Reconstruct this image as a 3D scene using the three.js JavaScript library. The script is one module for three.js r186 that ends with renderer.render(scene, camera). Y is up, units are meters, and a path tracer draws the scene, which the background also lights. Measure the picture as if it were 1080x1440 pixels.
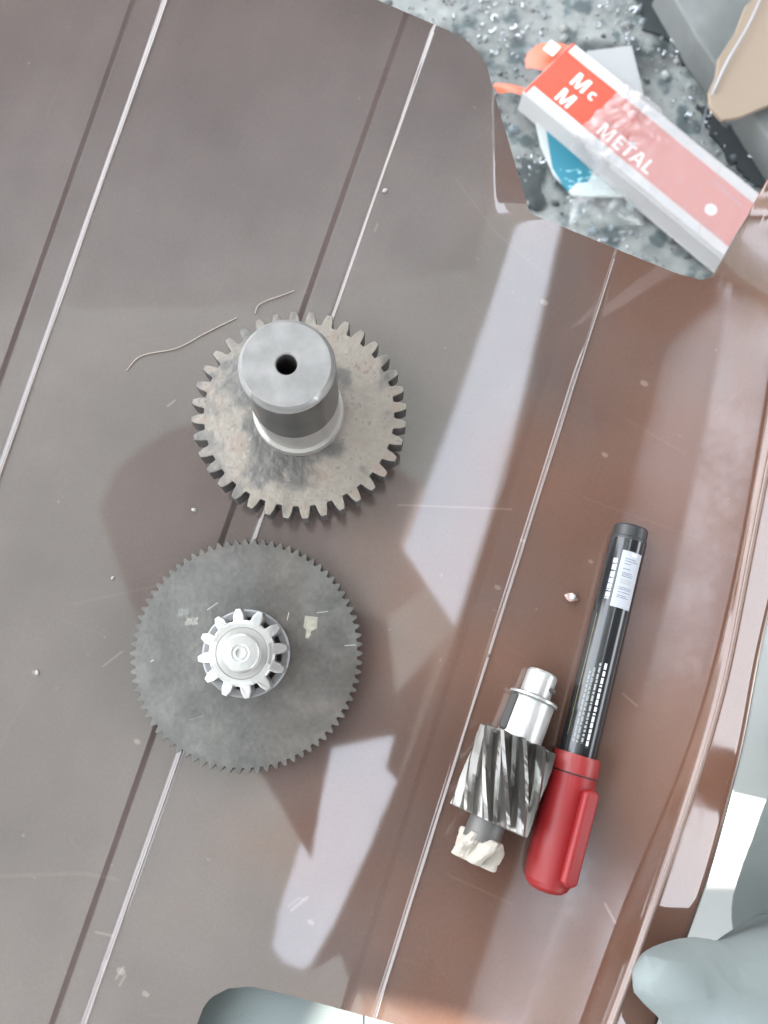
import * as THREE from 'three';
import { RoundedBoxGeometry } from 'three/addons/geometries/RoundedBoxGeometry.js';
import { mergeGeometries, mergeVertices, toCreasedNormals } from 'three/addons/utils/BufferGeometryUtils.js';
import { MarchingCubes } from 'three/addons/objects/MarchingCubes.js';

// ---------------------------------------------------------------- camera, sky, sun, exposure
const SEAT = 0.40, RISE = 0.31, FPX = 1198;           // seat height, camera above it, focal length in photo pixels
const scene = new THREE.Scene();
const camera = new THREE.PerspectiveCamera(2 * Math.atan(720 / FPX) * 180 / Math.PI, 0.75, 0.01, 80);
camera.position.set(0, SEAT + RISE, 0);
camera.up.set(0, 0, -1);
{
  const al = Math.atan(211.6 / FPX), s = Math.sin(al) / 211.6;
  camera.lookAt(26 * s, SEAT + RISE - Math.cos(al), -210 * s);
}
camera.updateMatrixWorld(true);
camera.focus = 0.30; camera.userData.fStop = 16;
scene.add(camera);

const SUN = new THREE.Vector3(0.45, 0.8, 0.4).normalize();
{
  const lerpS = (p, q, t) => p + (q - p) * t, W = 128, H = 64, d = new Float32Array(W * H * 4);
  for (let j = 0; j < H; j++) for (let i = 0; i < W; i++) {
    const el = ((j + 0.5) / H - 0.5) * Math.PI, s = Math.max(0, Math.sin(el)), k = 4 * (j * W + i);
    const b = el < 0 ? 0.3 : 1.0 - 0.12 * s;
    d[k] = b * lerpS(0.99, 0.88, s); d[k + 1] = b * lerpS(1.0, 0.97, s); d[k + 2] = b * lerpS(1.01, 1.12, s); d[k + 3] = 1;
  }
  const sky = new THREE.DataTexture(d, W, H, THREE.RGBAFormat, THREE.FloatType);
  sky.mapping = THREE.EquirectangularReflectionMapping; sky.magFilter = sky.minFilter = THREE.LinearFilter; sky.needsUpdate = true;
  scene.background = sky; scene.environment = sky;
}
const sun = new THREE.DirectionalLight(new THREE.Color(1, 0.95, 0.86), 2.0);
sun.position.copy(SUN).multiplyScalar(8); sun.castShadow = true; sun.shadow.radius = 0.3;
sun.shadow.mapSize.set(2048, 2048);
Object.assign(sun.shadow.camera, { left: -4, right: 4, top: 4, bottom: -4, near: 0.5, far: 20 });
scene.add(sun, sun.target);

const renderer = new THREE.WebGLRenderer({ antialias: true });
renderer.setSize(768, 1024);
renderer.toneMapping = THREE.LinearToneMapping;
renderer.toneMappingExposure = 8.8;
renderer.shadowMap.enabled = true;

// ---------------------------------------------------------------- helpers
const ex = new THREE.Vector3(), ey = new THREE.Vector3(), ez = new THREE.Vector3();
camera.matrixWorld.extractBasis(ex, ey, ez);
const V = (x, y, z) => new THREE.Vector3(x, y, z);
// the point at height y that stands at pixel (u, v) of the photograph
function at(u, v, y) {
  const d = ez.clone().multiplyScalar(-1).addScaledVector(ex, (u - 540) / FPX).addScaledVector(ey, -(v - 720) / FPX);
  return camera.position.clone().addScaledVector(d, (y - camera.position.y) / d.y);
}
let seed = 7;
const rnd = () => { seed = (seed * 1664525 + 1013904223) >>> 0; return seed / 4294967296; };
const rr = (a, b) => a + (b - a) * rnd();
const lerp = (a, b, t) => a + (b - a) * t, clamp = (x, a, b) => Math.min(b, Math.max(a, x));
const sst = (a, b, x) => { const t = clamp((x - a) / (b - a), 0, 1); return t * t * (3 - 2 * t); };
function hash(x, y, s) { let h = (x * 374761393 + y * 668265263 + s * 974634541) | 0; h = Math.imul(h ^ (h >>> 13), 1274126177); return ((h ^ (h >>> 16)) >>> 0) / 4294967296; }
function vnoise(x, y, s, per) {
  const xi = Math.floor(x), yi = Math.floor(y), fx = x - xi, fy = y - yi, w = t => t * t * (3 - 2 * t);
  const m = n => per ? ((n % per) + per) % per : n;
  const a = hash(m(xi), m(yi), s), b = hash(m(xi + 1), m(yi), s), c = hash(m(xi), m(yi + 1), s), d = hash(m(xi + 1), m(yi + 1), s);
  return lerp(lerp(a, b, w(fx)), lerp(c, d, w(fx)), w(fy));
}
function fbm(x, y, s, oct = 4, per = 0) { let v = 0, a = 0.5, n = 0; for (let o = 0; o < oct; o++) { v += a * vnoise(x, y, s + o, per); n += a; x *= 2; y *= 2; per *= 2; a *= 0.5; } return v / n; }
const toS = c => Math.round(255 * clamp(c <= 0.0031308 ? 12.92 * c : 1.055 * Math.pow(c, 1 / 2.4) - 0.055, 0, 1));
// texture from f(x, y) -> linear [r, g, b] or one number, x and y in 0..1
function tex(n, f, color = true, rep = 1) {
  const d = new Uint8Array(n * n * 4);
  for (let j = 0; j < n; j++) for (let i = 0; i < n; i++) {
    let c = f(i / n, j / n); if (typeof c === 'number') c = [c, c, c];
    const k = 4 * (j * n + i);
    for (let q = 0; q < 3; q++) d[k + q] = color ? toS(c[q]) : Math.round(255 * clamp(c[q], 0, 1));
    d[k + 3] = 255;
  }
  const t = new THREE.DataTexture(d, n, n);
  t.wrapS = t.wrapT = THREE.RepeatWrapping; t.magFilter = THREE.LinearFilter; t.minFilter = THREE.LinearMipmapLinearFilter; t.generateMipmaps = true;
  if (color) t.colorSpace = THREE.SRGBColorSpace;
  t.repeat.set(rep, rep); t.needsUpdate = true; return t;
}
function canvasTex(w, h, draw, color = true) {
  const c = document.createElement('canvas'); c.width = w; c.height = h; draw(c.getContext('2d'), w, h);
  const t = new THREE.CanvasTexture(c); if (color) t.colorSpace = THREE.SRGBColorSpace; t.anisotropy = 8; return t;
}
const mat = (r, g, b, o = {}) => new THREE.MeshStandardMaterial({ color: new THREE.Color(r, g, b), roughness: 0.6, side: THREE.DoubleSide, ...o });
const phys = (r, g, b, o = {}) => new THREE.MeshPhysicalMaterial({ color: new THREE.Color(r, g, b), roughness: 0.6, side: THREE.DoubleSide, ...o });

const used = {};
const numbered = n => { used[n] = (used[n] || 0) + 1; return used[n] === 1 ? n : n + '_' + String(used[n] - 1).padStart(3, '0'); };
function thing(name, label, category, pos, group) {
  const o = new THREE.Group(); o.name = numbered(name); if (pos) o.position.copy(pos);
  o.userData = { label, category }; if (group) o.userData.group = group;
  scene.add(o); return o;
}
function part(name, geo, m, parent, label) {
  const o = new THREE.Mesh(geo, m); o.name = name; o.castShadow = o.receiveShadow = true;
  if (label) o.userData.label = label;
  parent.add(o); return o;
}
function single(name, geo, m, label, category, group, kind) {
  const o = part(numbered(name), geo, m, scene);
  if (kind === 'structure') o.userData = { kind }; else { o.userData = { label, category }; if (group) o.userData.group = group; if (kind) o.userData.kind = kind; }
  return o;
}
const poly = pts => { const s = new THREE.Shape(); pts.forEach((p, i) => i ? s.lineTo(p[0], p[1]) : s.moveTo(p[0], p[1])); return s; };
// a sheet of given thickness whose outline is a list of world points [x, z]; top face at height y
function slab(pts, y, thick, bevel = 0, holes = []) {
  const s = poly(pts.map(p => [p.x, -p.z]));
  for (const h of holes) s.holes.push(new THREE.Path(h.map(p => new THREE.Vector2(p.x, -p.z))));
  const g = new THREE.ExtrudeGeometry(s, { depth: Math.max(1e-4, thick - 2 * bevel), bevelEnabled: bevel > 0, bevelSize: bevel, bevelThickness: bevel, bevelSegments: 2, curveSegments: 8 });
  g.rotateX(-Math.PI / 2); g.translate(0, y - thick + bevel, 0); return g;
}
const px = (list, y) => list.map(p => at(p[0], p[1], y));
// indexed grid from f(i, j) -> Vector3
function grid(ni, nj, f, uv) {
  const p = [], t = [], ix = [];
  for (let i = 0; i <= ni; i++) for (let j = 0; j <= nj; j++) { const q = f(i, j); p.push(q.x, q.y, q.z); const w = uv ? uv(q, i, j) : [i / ni, j / nj]; t.push(w[0], w[1]); }
  for (let i = 0; i < ni; i++) for (let j = 0; j < nj; j++) { const a = i * (nj + 1) + j, b = a + nj + 1; ix.push(a, a + 1, b, b, a + 1, b + 1); }
  const g = new THREE.BufferGeometry();
  g.setAttribute('position', new THREE.Float32BufferAttribute(p, 3)); g.setAttribute('uv', new THREE.Float32BufferAttribute(t, 2)); g.setIndex(ix);
  g.computeVertexNormals(); return g;
}

// ---------------------------------------------------------------- unseen roof, its pieces and gaps cut for what the seat mirrors
const K = (2.6 - SEAT) / RISE;
const ROOF = 2.6;
const up = (u, v) => { const p = at(u, v, SEAT); return V(p.x * (1 + K), ROOF, p.z * (1 + K)); };   // where the roof stands that pixel (u, v) of the seat mirrors
{
  const roof = thing('reflection_roof', 'unseen roof of grey tarpaulin and brown boards overhead, shaped for its reflection in the glossy brown plastic', 'roof');
  const gapT = [[765, 200], [822, 200], [786, 330], [735, 560], [700, 690], [640, 880], [568, 772], [640, 575], [690, 430], [722, 330]].map(p => up(...p));
  const gapB = [[466, 1050], [555, 1032], [541, 1078], [558, 1096], [520, 1190], [475, 1290], [436, 1362], [425, 1370], [398, 1360], [382, 1340], [390, 1290]].map(p => up(...p));
  const tarp = phys(0.52, 0.548, 0.525, { roughness: 0.9, transmission: 0.85, thickness: 0 });
  const edge = [[-150, -130], [890, -130], [862, 150], [826, 330], [775, 560], [740, 690], [680, 880], [600, 1100], [530, 1260], [530, 1620], [530, 2050], [-150, 2050]].map(p => up(...p));
  part('tarpaulin', slab(edge, ROOF + 0.03, 0.004, 0, [gapT, gapB]), tarp, roof);  // translucent sheet added for the grey veil mirrored on the left
  const board = mat(0.10, 0.055, 0.042, { roughness: 0.9 });
  const left = [[140, 715], [165, 660], [230, 610], [340, 570], [470, 590], [600, 690], [568, 772], [600, 822], [545, 870], [556, 975], [620, 900], [640, 880], [560, 1092], [556, 1096], [541, 1078], [555, 1032], [466, 1050], [452, 1120], [438, 1205], [370, 1090], [200, 890]].map(p => up(...p));
  part('reflection_patch', slab(left, ROOF, 0.003), phys(0.84, 0.77, 0.75, { roughness: 0.9, transmission: 0.9, thickness: 0 }), roof);  // added sheet, stands in for the person mirrored in the seat
  const dark = [[330, 1030], [420, 930], [470, 850], [545, 872], [556, 975], [612, 920], [560, 1092], [556, 1096], [541, 1078], [555, 1032], [466, 1050], [452, 1120], [438, 1205], [376, 1096]].map(p => up(...p));
  part('board', slab(dark, ROOF - 0.012, 0.01), board, roof);  // dark piece added where the seat mirrors the person above it
  // thin plies added to dim the reflection at the upper left of the seat
  const ply = phys(0.81, 0.87, 0.90, { roughness: 0.9, transmission: 0.97, thickness: 0 });
  [-10, 75, 160, 245, 335, 430].forEach((v, i) => { const e = v < 260 ? 755 : 735 - (v - 290) * 0.33; part('dimming_ply', slab([up(-150, -130), up(800, -130), up(e, v - 40), up(e * 0.45, v + 12), up(-150, v + 90 - 14 * i)], ROOF + 0.045 + 0.012 * i, 0.002), ply, roof); });
  const seam = [up(643, 881), up(1040, 1010)];
  const rear = [[824, 202], [880, -150]].map(p => up(...p)); rear.push(V(rear[1].x + 0.4, ROOF, -4.2), V(3.2, ROOF, -4.2), V(3.2, ROOF, seam[1].z + 0.4), seam[1], seam[0], ...[[703, 690], [738, 560], [789, 330]].map(p => up(...p)));
  part('lightening_sheet', slab(rear, ROOF, 0.003), phys(0.13, 0.095, 0.085, { roughness: 0.9, transmission: 0.8, thickness: 0 }), roof);  // translucent sheet added to lighten the reflection right of the gap

  const right = [seam[0], seam[1], V(3.2, ROOF, seam[1].z + 0.4), V(3.2, ROOF, 1.33), V(1.70, ROOF, 1.35), V(1.70, ROOF, 1.47), V(3.2, ROOF, 1.49), V(3.2, ROOF, 2.6)];  // slot cut so that sun falls on the floor beside the chair
  right.push(V(-0.3, ROOF, 2.6), ...[[505, 1620], [500, 1400], [466, 1310], [438, 1366], [476, 1292], [522, 1190], [562, 1094]].map(p => up(...p)));
  const shift = (ROOF - 0.386) / SUN.y, hole = [[443, 1395], [470, 1340], [760, 1400], [760, 1560], [330, 1560], [405, 1442]]  .map(p => at(p[0], p[1], 0.386)).map(p => V(p.x + SUN.x * shift, ROOF, p.z + SUN.z * shift));  // opening cut to let sun onto the cloth at the front edge
  part('board', slab(right, ROOF, 0.004, 0, [hole]), mat(0.10, 0.055, 0.042, { roughness: 0.9 }), roof);
  const wallM = mat(0.30, 0.28, 0.26, { roughness: 0.9 });  // unseen panels added round the seat to cut the side light
  const blocker_wall = (x0, z0, x1, z1, h, label) => { const g = new THREE.BoxGeometry(Math.hypot(x1 - x0, z1 - z0), h, 0.12); g.translate(0, h / 2, 0); const o = single('blocker_wall', g, wallM, label, 'blocker_wall'); o.position.set((x0 + x1) / 2, 0.001, (z0 + z1) / 2); o.rotation.y = Math.atan2(-(z1 - z0), x1 - x0); };
  blocker_wall(3.3, -4.2, 3.3, 2.7, 1.55, 'low unseen panel on the right, added to limit side light below the roof');
  blocker_wall(1.5, 2.75, -1.9, 2.75, 2.55, 'tall unseen panel added to block light behind the crouching person');
  blocker_wall(3.3, -4.3, -0.6, -4.3, 2.55, 'tall unseen panel added to block light beyond the carton and stone slab');
  blocker_wall(-2.3, 0.5, -2.3, 2.75, 2.55, 'tall unseen panel added to block light on the left of the crouching person');
  single('added_pillar', new THREE.BoxGeometry(0.2, 2.55, 0.25).translate(3.1, 1.276, 1.125), mat(0.06, 0.05, 0.045, { roughness: 0.9 }), 'dark unseen upright added for the dark patch mirrored in the chair rim', 'added_pillar');  // added only to be mirrored as a dark patch in the rim
  for (const [x, z] of [[-1.9, -2.9], [3.1, -2.9], [-1.9, 1.9], [2.5, 2.5]]) part('post', new THREE.CylinderGeometry(0.04, 0.045, ROOF - 0.03, 12).translate(x, (ROOF - 0.03) / 2, z), board, roof);
}

// ---------------------------------------------------------------- ground
{
  const col = tex(1024, (x, y) => {
    const a = fbm(x * 6, y * 6, 11, 4, 6), b = fbm(x * 60, y * 60, 23, 3, 60), w = sst(0.56, 0.7, fbm(x * 9, y * 9, 41, 4, 9));
    const t = sst(0.48, 0.72, fbm(x * 45, y * 45, 27, 4, 45)), k = (0.13 + 0.12 * a) * (0.72 + 0.6 * b) * (1 - 0.6 * w) * (1 - 0.6 * t);
    return [k * (0.96 - 0.16 * t), k * 1.0, k * (0.95 + 0.06 * t)];
  });
  const bump = tex(512, (x, y) => 0.6 * fbm(x * 40, y * 40, 3, 4, 40) + 0.4 * fbm(x * 9, y * 9, 5, 3, 9), false);
  const m = mat(1, 1, 1, { map: col, bumpMap: bump, bumpScale: 0.003, roughness: 0.8 });
  for (const t of [col, bump]) t.repeat.set(1.6, 1.6);
  const g = new THREE.PlaneGeometry(16, 16).rotateX(-Math.PI / 2);
  const p = g.attributes.position, uv = g.attributes.uv;
  for (let i = 0; i < p.count; i++) uv.setXY(i, p.getX(i), -p.getZ(i));
  single('ground', g, m, 0, 0, 0, 'structure');
  // a pale screed floor on the right of the chair
  const cf = tex(512, (x, y) => { const k = 0.36 + 0.08 * fbm(x * 8, y * 8, 71, 5, 8); return [k * 0.97, k, k * 0.96]; });
  cf.repeat.set(2, 2);
  const fl = slab([V(0.2, 0, -0.1), V(2.5, 0, -0.28), V(2.5, 0, 2.2), V(-1.0, 0, 2.2), V(-1.0, 0, 0.3)], 0.005, 0.005);
  single('floor', fl, mat(1, 1, 1, { map: cf, roughness: 0.7 }), 0, 0, 0, 'structure');
}

// ---------------------------------------------------------------- the brown plastic chair seat
const line = (pts) => v => { let i = 1; while (i < pts.length - 1 && v > pts[i][0]) i++; const a = pts[i - 1], b = pts[i]; return a[1] + (b[1] - a[1]) * (v - a[0]) / (b[0] - a[0]); };
const smoothLine = pts => { const f = line(pts); return v => { let q = 0; for (let k = -5; k <= 5; k++) q += f(v + k * 20) * (6 - Math.abs(k)); return q / 36; }; };
const cA = v => 235 - 0.351 * v, cB = v => 626 - 0.351 * v, cC = v => 865 - (v - 360) * 0.3146;
const cL = smoothLine([[300, 1112], [560, 1078], [660, 1060], [800, 1035], [950, 1000], [1070, 962], [1150, 928], [1260, 880], [1440, 815], [1560, 770]]);
const cR = smoothLine([[300, 1130], [560, 1098], [650, 1080], [800, 1050], [960, 1020], [1080, 985], [1185, 950], [1260, 925], [1390, 880], [1440, 860], [1560, 815]]);
const cS = smoothLine([[300, 1230], [700, 1122], [850, 1085], [930, 1065], [1060, 1045], [1140, 1020], [1230, 1000], [1330, 960], [1420, 930], [1560, 880]]);
const HOLE = [[400, -57], [530, 0], [628, 42], [655, 56], [673, 74], [685, 95], [692, 122], [745, 300], [890, 360], [950, 384], [985, 394], [1002, 390], [1082, 250], [1150, 140], [1150, -500], [200, -500], [200, -144]];
const inHole = (u, v) => { let c = false; for (let i = 0, j = HOLE.length - 1; i < HOLE.length; j = i++) { const [x1, y1] = HOLE[i], [x2, y2] = HOLE[j]; if ((y1 > v) !== (y2 > v) && u < (x2 - x1) * (v - y1) / (y2 - y1) + x1) c = !c; } return c; };
function extra(u, v) {       // millimetres above the flat: the folded edge, the arm that rises on the right
  let h = 0;
  const cr = 692 + (v - 110) * 0.03;
  h -= 0.26 * Math.max(0, u - cr) * 0.12 * (1 - sst(255, 315, v));
  const s = (u - 985) * 0.5 + (400 - v) * 0.87;
  if (s > 0) h += 20 * Math.pow(s / 170, 1.6) * sst(0, 60, s) * sst(925, 1000, u);
  h += 0.05 * (fbm(u / 300, v / 300, 77, 2) - 0.5);
  return h;
}
// knots across the seat: [u(v), height in mm, columns up to the next knot]
const grooveKnots = (c, w) => [[v => c(v) - w - 7, 0, 2], [v => c(v) - w - 5, -0.15, 3], [v => c(v) - w + 2, -1.0, 2], [v => c(v) - w + 5, -1.06, 8], [v => c(v) - 4, -0.95, 2], [v => c(v) - 1.2, 0.08, 2], [v => c(v) + 1.2, 0.1, 2], [v => c(v) + 5, 0, 60]];
const knots = [[v => cA(v) - 420, 0, 14], ...grooveKnots(cA, 46), ...grooveKnots(cB, 46), ...grooveKnots(cC, 44)];
knots[8][2] = 34; knots[16][2] = 80; knots[24][2] = 24;
knots.push([v => lerp(cC(v), cL(v), 0.42), 1.06, 14], [v => lerp(cC(v), cL(v), 0.72), 3.1, 14], [v => cL(v) - 4, 6.0, 2], [v => cL(v), 6.15, 2], [v => cL(v) + 5, 6.2, 4],
  [v => cR(v) - 8, 7.1, 2], [v => cR(v) - 4, 7.8, 2], [v => cR(v), 8.2, 2], [v => cR(v) + 5, 8.0, 10], [v => cS(v) - 7, 3.5, 2], [v => cS(v) - 2, 2.6, 2], [v => cS(v) + 1, -1, 2], [v => cS(v) + 2, -14, 1], [v => cS(v) + 3, -40, 0]);
const cols = [];
knots.forEach((k, i) => { for (let j = 0; j < Math.max(1, k[2]); j++) { if (i === knots.length - 1 && j) break; cols.push([i, k[2] ? j / k[2] : 0]); } });
const colU = (c, v) => { const a = knots[c[0]], b = knots[c[0] + 1]; return b ? lerp(a[0](v), b[0](v), c[1]) : a[0](v); };
const colH = (c, v) => { const f = c[0] >= 17 && c[0] <= 21 ? 0.3 * sst(455, 530, v) : c[0] >= 9 && c[0] <= 13 ? 0.9 : c[0] >= 1 && c[0] <= 5 ? 1.15 : 1; const w = (cS(v) - cR(v) - 60) * 0.25 * 0.36, k = knots.length - 5; return f * colH0(c) - (c[0] < k - 1 ? 0 : c[0] === k - 1 ? w * c[1] : w); };
const colH0 = c => { const a = knots[c[0]], b = knots[c[0] + 1]; if (!b) return a[1]; const big = Math.abs(a[1] - b[1]) < 5 && a[2] > 10; return big ? catmull(c) : lerp(a[1], b[1], c[1]); };
function catmull(c) { const g = i => knots[clamp(i, 0, knots.length - 1)][1], i = c[0], t = c[1]; if (i < 24) return lerp(g(i), g(i + 1), t); const p0 = i === 24 ? g(24) : g(i - 1), p1 = g(i), p2 = g(i + 1), p3 = i + 2 > 27 ? p2 + 3 : g(i + 2); return p1 + 0.5 * t * (p2 - p0 + t * (2 * p0 - 5 * p1 + 4 * p2 - p3 + t * (3 * (p1 - p2) + p3 - p0))); }
const FRONT = [[262, 1500], [272, 1450], [281, 1424], [296, 1403], [320, 1390], [352, 1387], [400, 1397], [560, 1441], [760, 1500], [760, 1800], [150, 1800]];
const endOf = uOf => { for (let v = 1340; v < 1545; v += 0.5) { const u = uOf(v); let c = false; for (let i = 0, j = FRONT.length - 1; i < FRONT.length; j = i++) { const [x1, y1] = FRONT[i], [x2, y2] = FRONT[j]; if ((y1 > v) !== (y2 > v) && u < (x2 - x1) * (v - y1) / (y2 - y1) + x1) c = !c; } if (c) return v; } return 1545; };
const startOf = uOf => { let s = -170; for (let v = -170; v < 600; v += 0.5) if (inHole(uOf(v), v)) s = v; return s; };
const seatPoint = (u, v, h) => { const p = at(u, v, SEAT + (h + extra(u, v)) / 1000); return p; };
{
  const NR = 150, ends = cols.map(c => endOf(v => colU(c, v)));
  const starts = cols.map(c => startOf(v => colU(c, v)));
  const uvf = q => [(q.x + 0.36) / 0.72, (0.36 - q.z) / 0.72];
  const topf = (i, j) => { const v = lerp(starts[i], ends[i], j / NR); return seatPoint(colU(cols[i], v), v, colH(cols[i], v)); };
  const n = cols.length - 1;
  const top = grid(n, NR, topf, uvf);
  const under = grid(n, NR, (i, j) => topf(i, j).add(V(0, -0.0032, 0)), uvf);
  const rimBack = grid(n, 1, (i, j) => topf(i, 0).add(V(0, -0.0032 * j, 0)), uvf);
  const rimFront = grid(n, 1, (i, j) => topf(i, NR).add(V(0, -0.008 * j, 0)), uvf);

  // colour: brown plastic with dust specks, scratches and smears where the photograph shows them
  const S = 2048, toC = (u, v, y = SEAT) => { const p = at(u, v, y); return [(p.x + 0.36) / 0.72 * S, (p.z + 0.36) / 0.72 * S]; };
  const stroke = (g, pts, w, c) => { g.strokeStyle = c; g.lineWidth = w; g.beginPath(); pts.forEach((p, i) => { const q = toC(p[0], p[1]); i ? g.lineTo(...q) : g.moveTo(...q); }); g.stroke(); };
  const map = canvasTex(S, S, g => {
    const img = g.createImageData(S, S);
    for (let j = 0; j < S; j++) for (let i = 0; i < S; i++) {
      const a = fbm(i / 170, j / 170, 5, 4), b = hash(i, j, 9), st = fbm(i / 26 + j / 90, j / 200 - i / 600, 15, 3), k = 4 * (j * S + i);
      const m = 0.80 + 0.32 * a + 0.07 * (b - 0.5) + 0.04 * (st - 0.5);
      // greyer in the middle, redder towards the rim: warm glow put into the colour
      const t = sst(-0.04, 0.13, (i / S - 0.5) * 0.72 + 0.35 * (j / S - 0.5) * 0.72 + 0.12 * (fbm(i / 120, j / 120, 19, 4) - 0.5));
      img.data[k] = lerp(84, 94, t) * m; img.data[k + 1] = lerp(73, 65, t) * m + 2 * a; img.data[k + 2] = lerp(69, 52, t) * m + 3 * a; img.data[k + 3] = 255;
    }
    g.putImageData(img, 0, 0);
    g.lineCap = 'round';
    for (let i = 0; i < 240; i++) {                // fine handling scratches
      const x = rnd() * S, y = rnd() * S, a = rr(0, 6.28), l = rr(8, 60), w = rr(0.6, 1.2), al = rr(0.03, 0.13);
      g.strokeStyle = `rgba(130,116,108,${al})`; g.lineWidth = w; g.beginPath(); g.moveTo(x, y); g.quadraticCurveTo(x + Math.cos(a) * l / 2 + rr(-4, 4), y + Math.sin(a) * l / 2 + rr(-4, 4), x + Math.cos(a) * l, y + Math.sin(a) * l); g.stroke();
    }
    for (let i = 0; i < 260; i++) {                // dust specks
      g.fillStyle = `rgba(135,122,112,${rr(0.1, 0.5)})`; g.beginPath(); g.ellipse(rnd() * S, rnd() * S, rr(0.6, 1.8), rr(0.6, 1.4), rr(0, 3), 0, 7); g.fill();
    }
    const pale = a => `rgba(150,138,128,${a})`;
    for (const [u, v, r] of [[170, 1366, 5], [205, 1398, 4], [50, 946, 4], [193, 1043, 4], [238, 958, 3], [437, 1297, 4], [700, 826, 4], [735, 760, 3], [1004, 1250, 4], [765, 425, 5], [850, 640, 4], [905, 540, 5], [830, 790, 3]]) { const q = toC(u, v); g.fillStyle = pale(0.38); g.beginPath(); g.ellipse(q[0], q[1], r * 0.9, r * 0.6, 0.5, 0, 7); g.fill(); }
    for (const [p, w, a] of [[[[163, 1376], [174, 1360]], 3, 0.6], [[[168, 1386], [176, 1372]], 2.5, 0.6], [[[133, 1312], [157, 1317]], 3, 0.5], [[[145, 1365], [150, 1352]], 4, 0.4], [[[410, 1280], [432, 1262]], 4, 0.5], [[[405, 1275], [420, 1263], [428, 1265]], 2, 0.5],
      [[[560, 710], [720, 716]], 2.4, 0.5], [[[845, 1265], [858, 1290]], 3.4, 0.7], [[[873, 975], [892, 992]], 3, 0.5], [[[0, 1232], [120, 1228], [165, 1238]], 5, 0.12], [[[236, 571], [246, 563]], 3, 0.6], [[[145, 937], [172, 916]], 2.2, 0.5],
      [[[640, 250], [700, 330], [760, 380]], 2, 0.12], [[[880, 590], [960, 640]], 2, 0.15], [[[700, 1060], [690, 1120]], 2, 0.2], [[[630, 1230], [720, 1270]], 3, 0.15], [[[820, 700], [980, 760]], 3, 0.1], [[[100, 850], [330, 800]], 3, 0.1], [[[527, 325], [531, 315]], 3, 0.5]]) stroke(g, p, w * 0.7, pale(a * 0.6));
  });
  const w = V(0, 0, 0);
  const rough = tex(1024, (x, y) => { w.set(x * 0.72 - 0.36, SEAT, 0.36 - y * 0.72).project(camera); const u = 540 + 540 * w.x, v = 720 - 720 * w.y, c = cC(v), wearGlint = sst(c + 20, lerp(c, cL(v), 0.6), u) * (1 - sst(cR(v) - 14, cR(v) - 4, u)); return 0.12 * wearGlint * (0.7 + 0.6 * vnoise(x * 60, y * 60, 38)) + 0.022 + 0.03 * fbm(x * 14, y * 14, 31, 4, 14) + 0.07 * sst(0.5, 0.75, fbm(x * 16, y * 7, 35, 4)) * vnoise(x * 300, y * 300, 36); }, false);
  const bump = tex(1024, (x, y) => 0.8 * fbm(x * 230, y * 230, 51, 2, 230) + 0.2 * fbm(x * 30, y * 30, 8, 2, 30), false);
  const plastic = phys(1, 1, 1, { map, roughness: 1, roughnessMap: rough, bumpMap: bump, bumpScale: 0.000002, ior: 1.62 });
  const chair = thing('plastic_chair', 'brown moulded plastic chair seat with grooves that carries gears and marker', 'chair');
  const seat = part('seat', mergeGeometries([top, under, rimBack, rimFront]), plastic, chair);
  const wearGlint = mat(0.19, 0.165, 0.15, { roughness: 0.45 });  // pale tone stands for the sky glint along each groove edge
  const lip = (c, v0, r, h) => { const pts = []; for (let v = v0, e = endOf(c) - 2; v <= e; v += (e - v0) / 70) pts.push(seatPoint(c(v) + 1.2 * (vnoise(v / 60, 1, 3) - 0.5), v, h)); return new THREE.TubeGeometry(new THREE.CatmullRomCurve3(pts), 160, r, 8); };
  for (const [c, v0, r] of [[cA, -165, 0.0003], [cB, 46, 0.00026], [cC, 364, 0.00024]]) part('ridge', lip(c, v0, r, 0.25), wearGlint, seat, 'pale ridge beside a groove, sky glint put into its colour');
  { const pts = []; for (let v = 420; v <= 1540; v += 28) pts.push(seatPoint(cR(v) + 0.5, v, 7.6)); part('rim_edge', new THREE.TubeGeometry(new THREE.CatmullRomCurve3(pts), 120, 0.00085, 10), mat(0.17, 0.12, 0.10, { roughness: 0.3 }), seat, 'pale edge of the rim'); }
  const leg = (x, z, y) => part('leg', new THREE.CylinderGeometry(0.017, 0.012, y, 14).translate(x, y / 2, z), plastic, chair);
  leg(-0.17, -0.17, SEAT - 0.004); leg(-0.17, 0.09, SEAT - 0.004); leg(0.095, 0.06, SEAT - 0.004); leg(0.12, -0.09, SEAT - 0.004);
}

// ---------------------------------------------------------------- gears
function gearShape(n, rt, rr_, wRoot, wTip, round = 0.18) {       // tooth widths as fractions of the pitch
  const s = new THREE.Shape(), P = (r, a) => [r * Math.cos(a), r * Math.sin(a)];
  const d = rt - rr_;
  for (let i = 0; i < n; i++) {
    const c = i * 2 * Math.PI / n, p = 2 * Math.PI / n;
    const L = [[rr_, -0.5], [rr_, -wRoot / 2 - 0.05], [rr_ + 0.12 * d, -wRoot / 2], [rr_ + 0.5 * d, lerp(-wRoot / 2, -wTip / 2, 0.4)], [rr_ + (1 - round) * d, -wTip / 2], [rt, -wTip / 2 * (1 - round * 1.5)]];
    const all = [...L, ...L.slice(1).reverse().map(q => [q[0], -q[1]])];
    all.forEach((q, k) => { const w = P(q[0], c + q[1] * p); i + k ? s.lineTo(...w) : s.moveTo(...w); });
  }
  return s;
}
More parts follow.
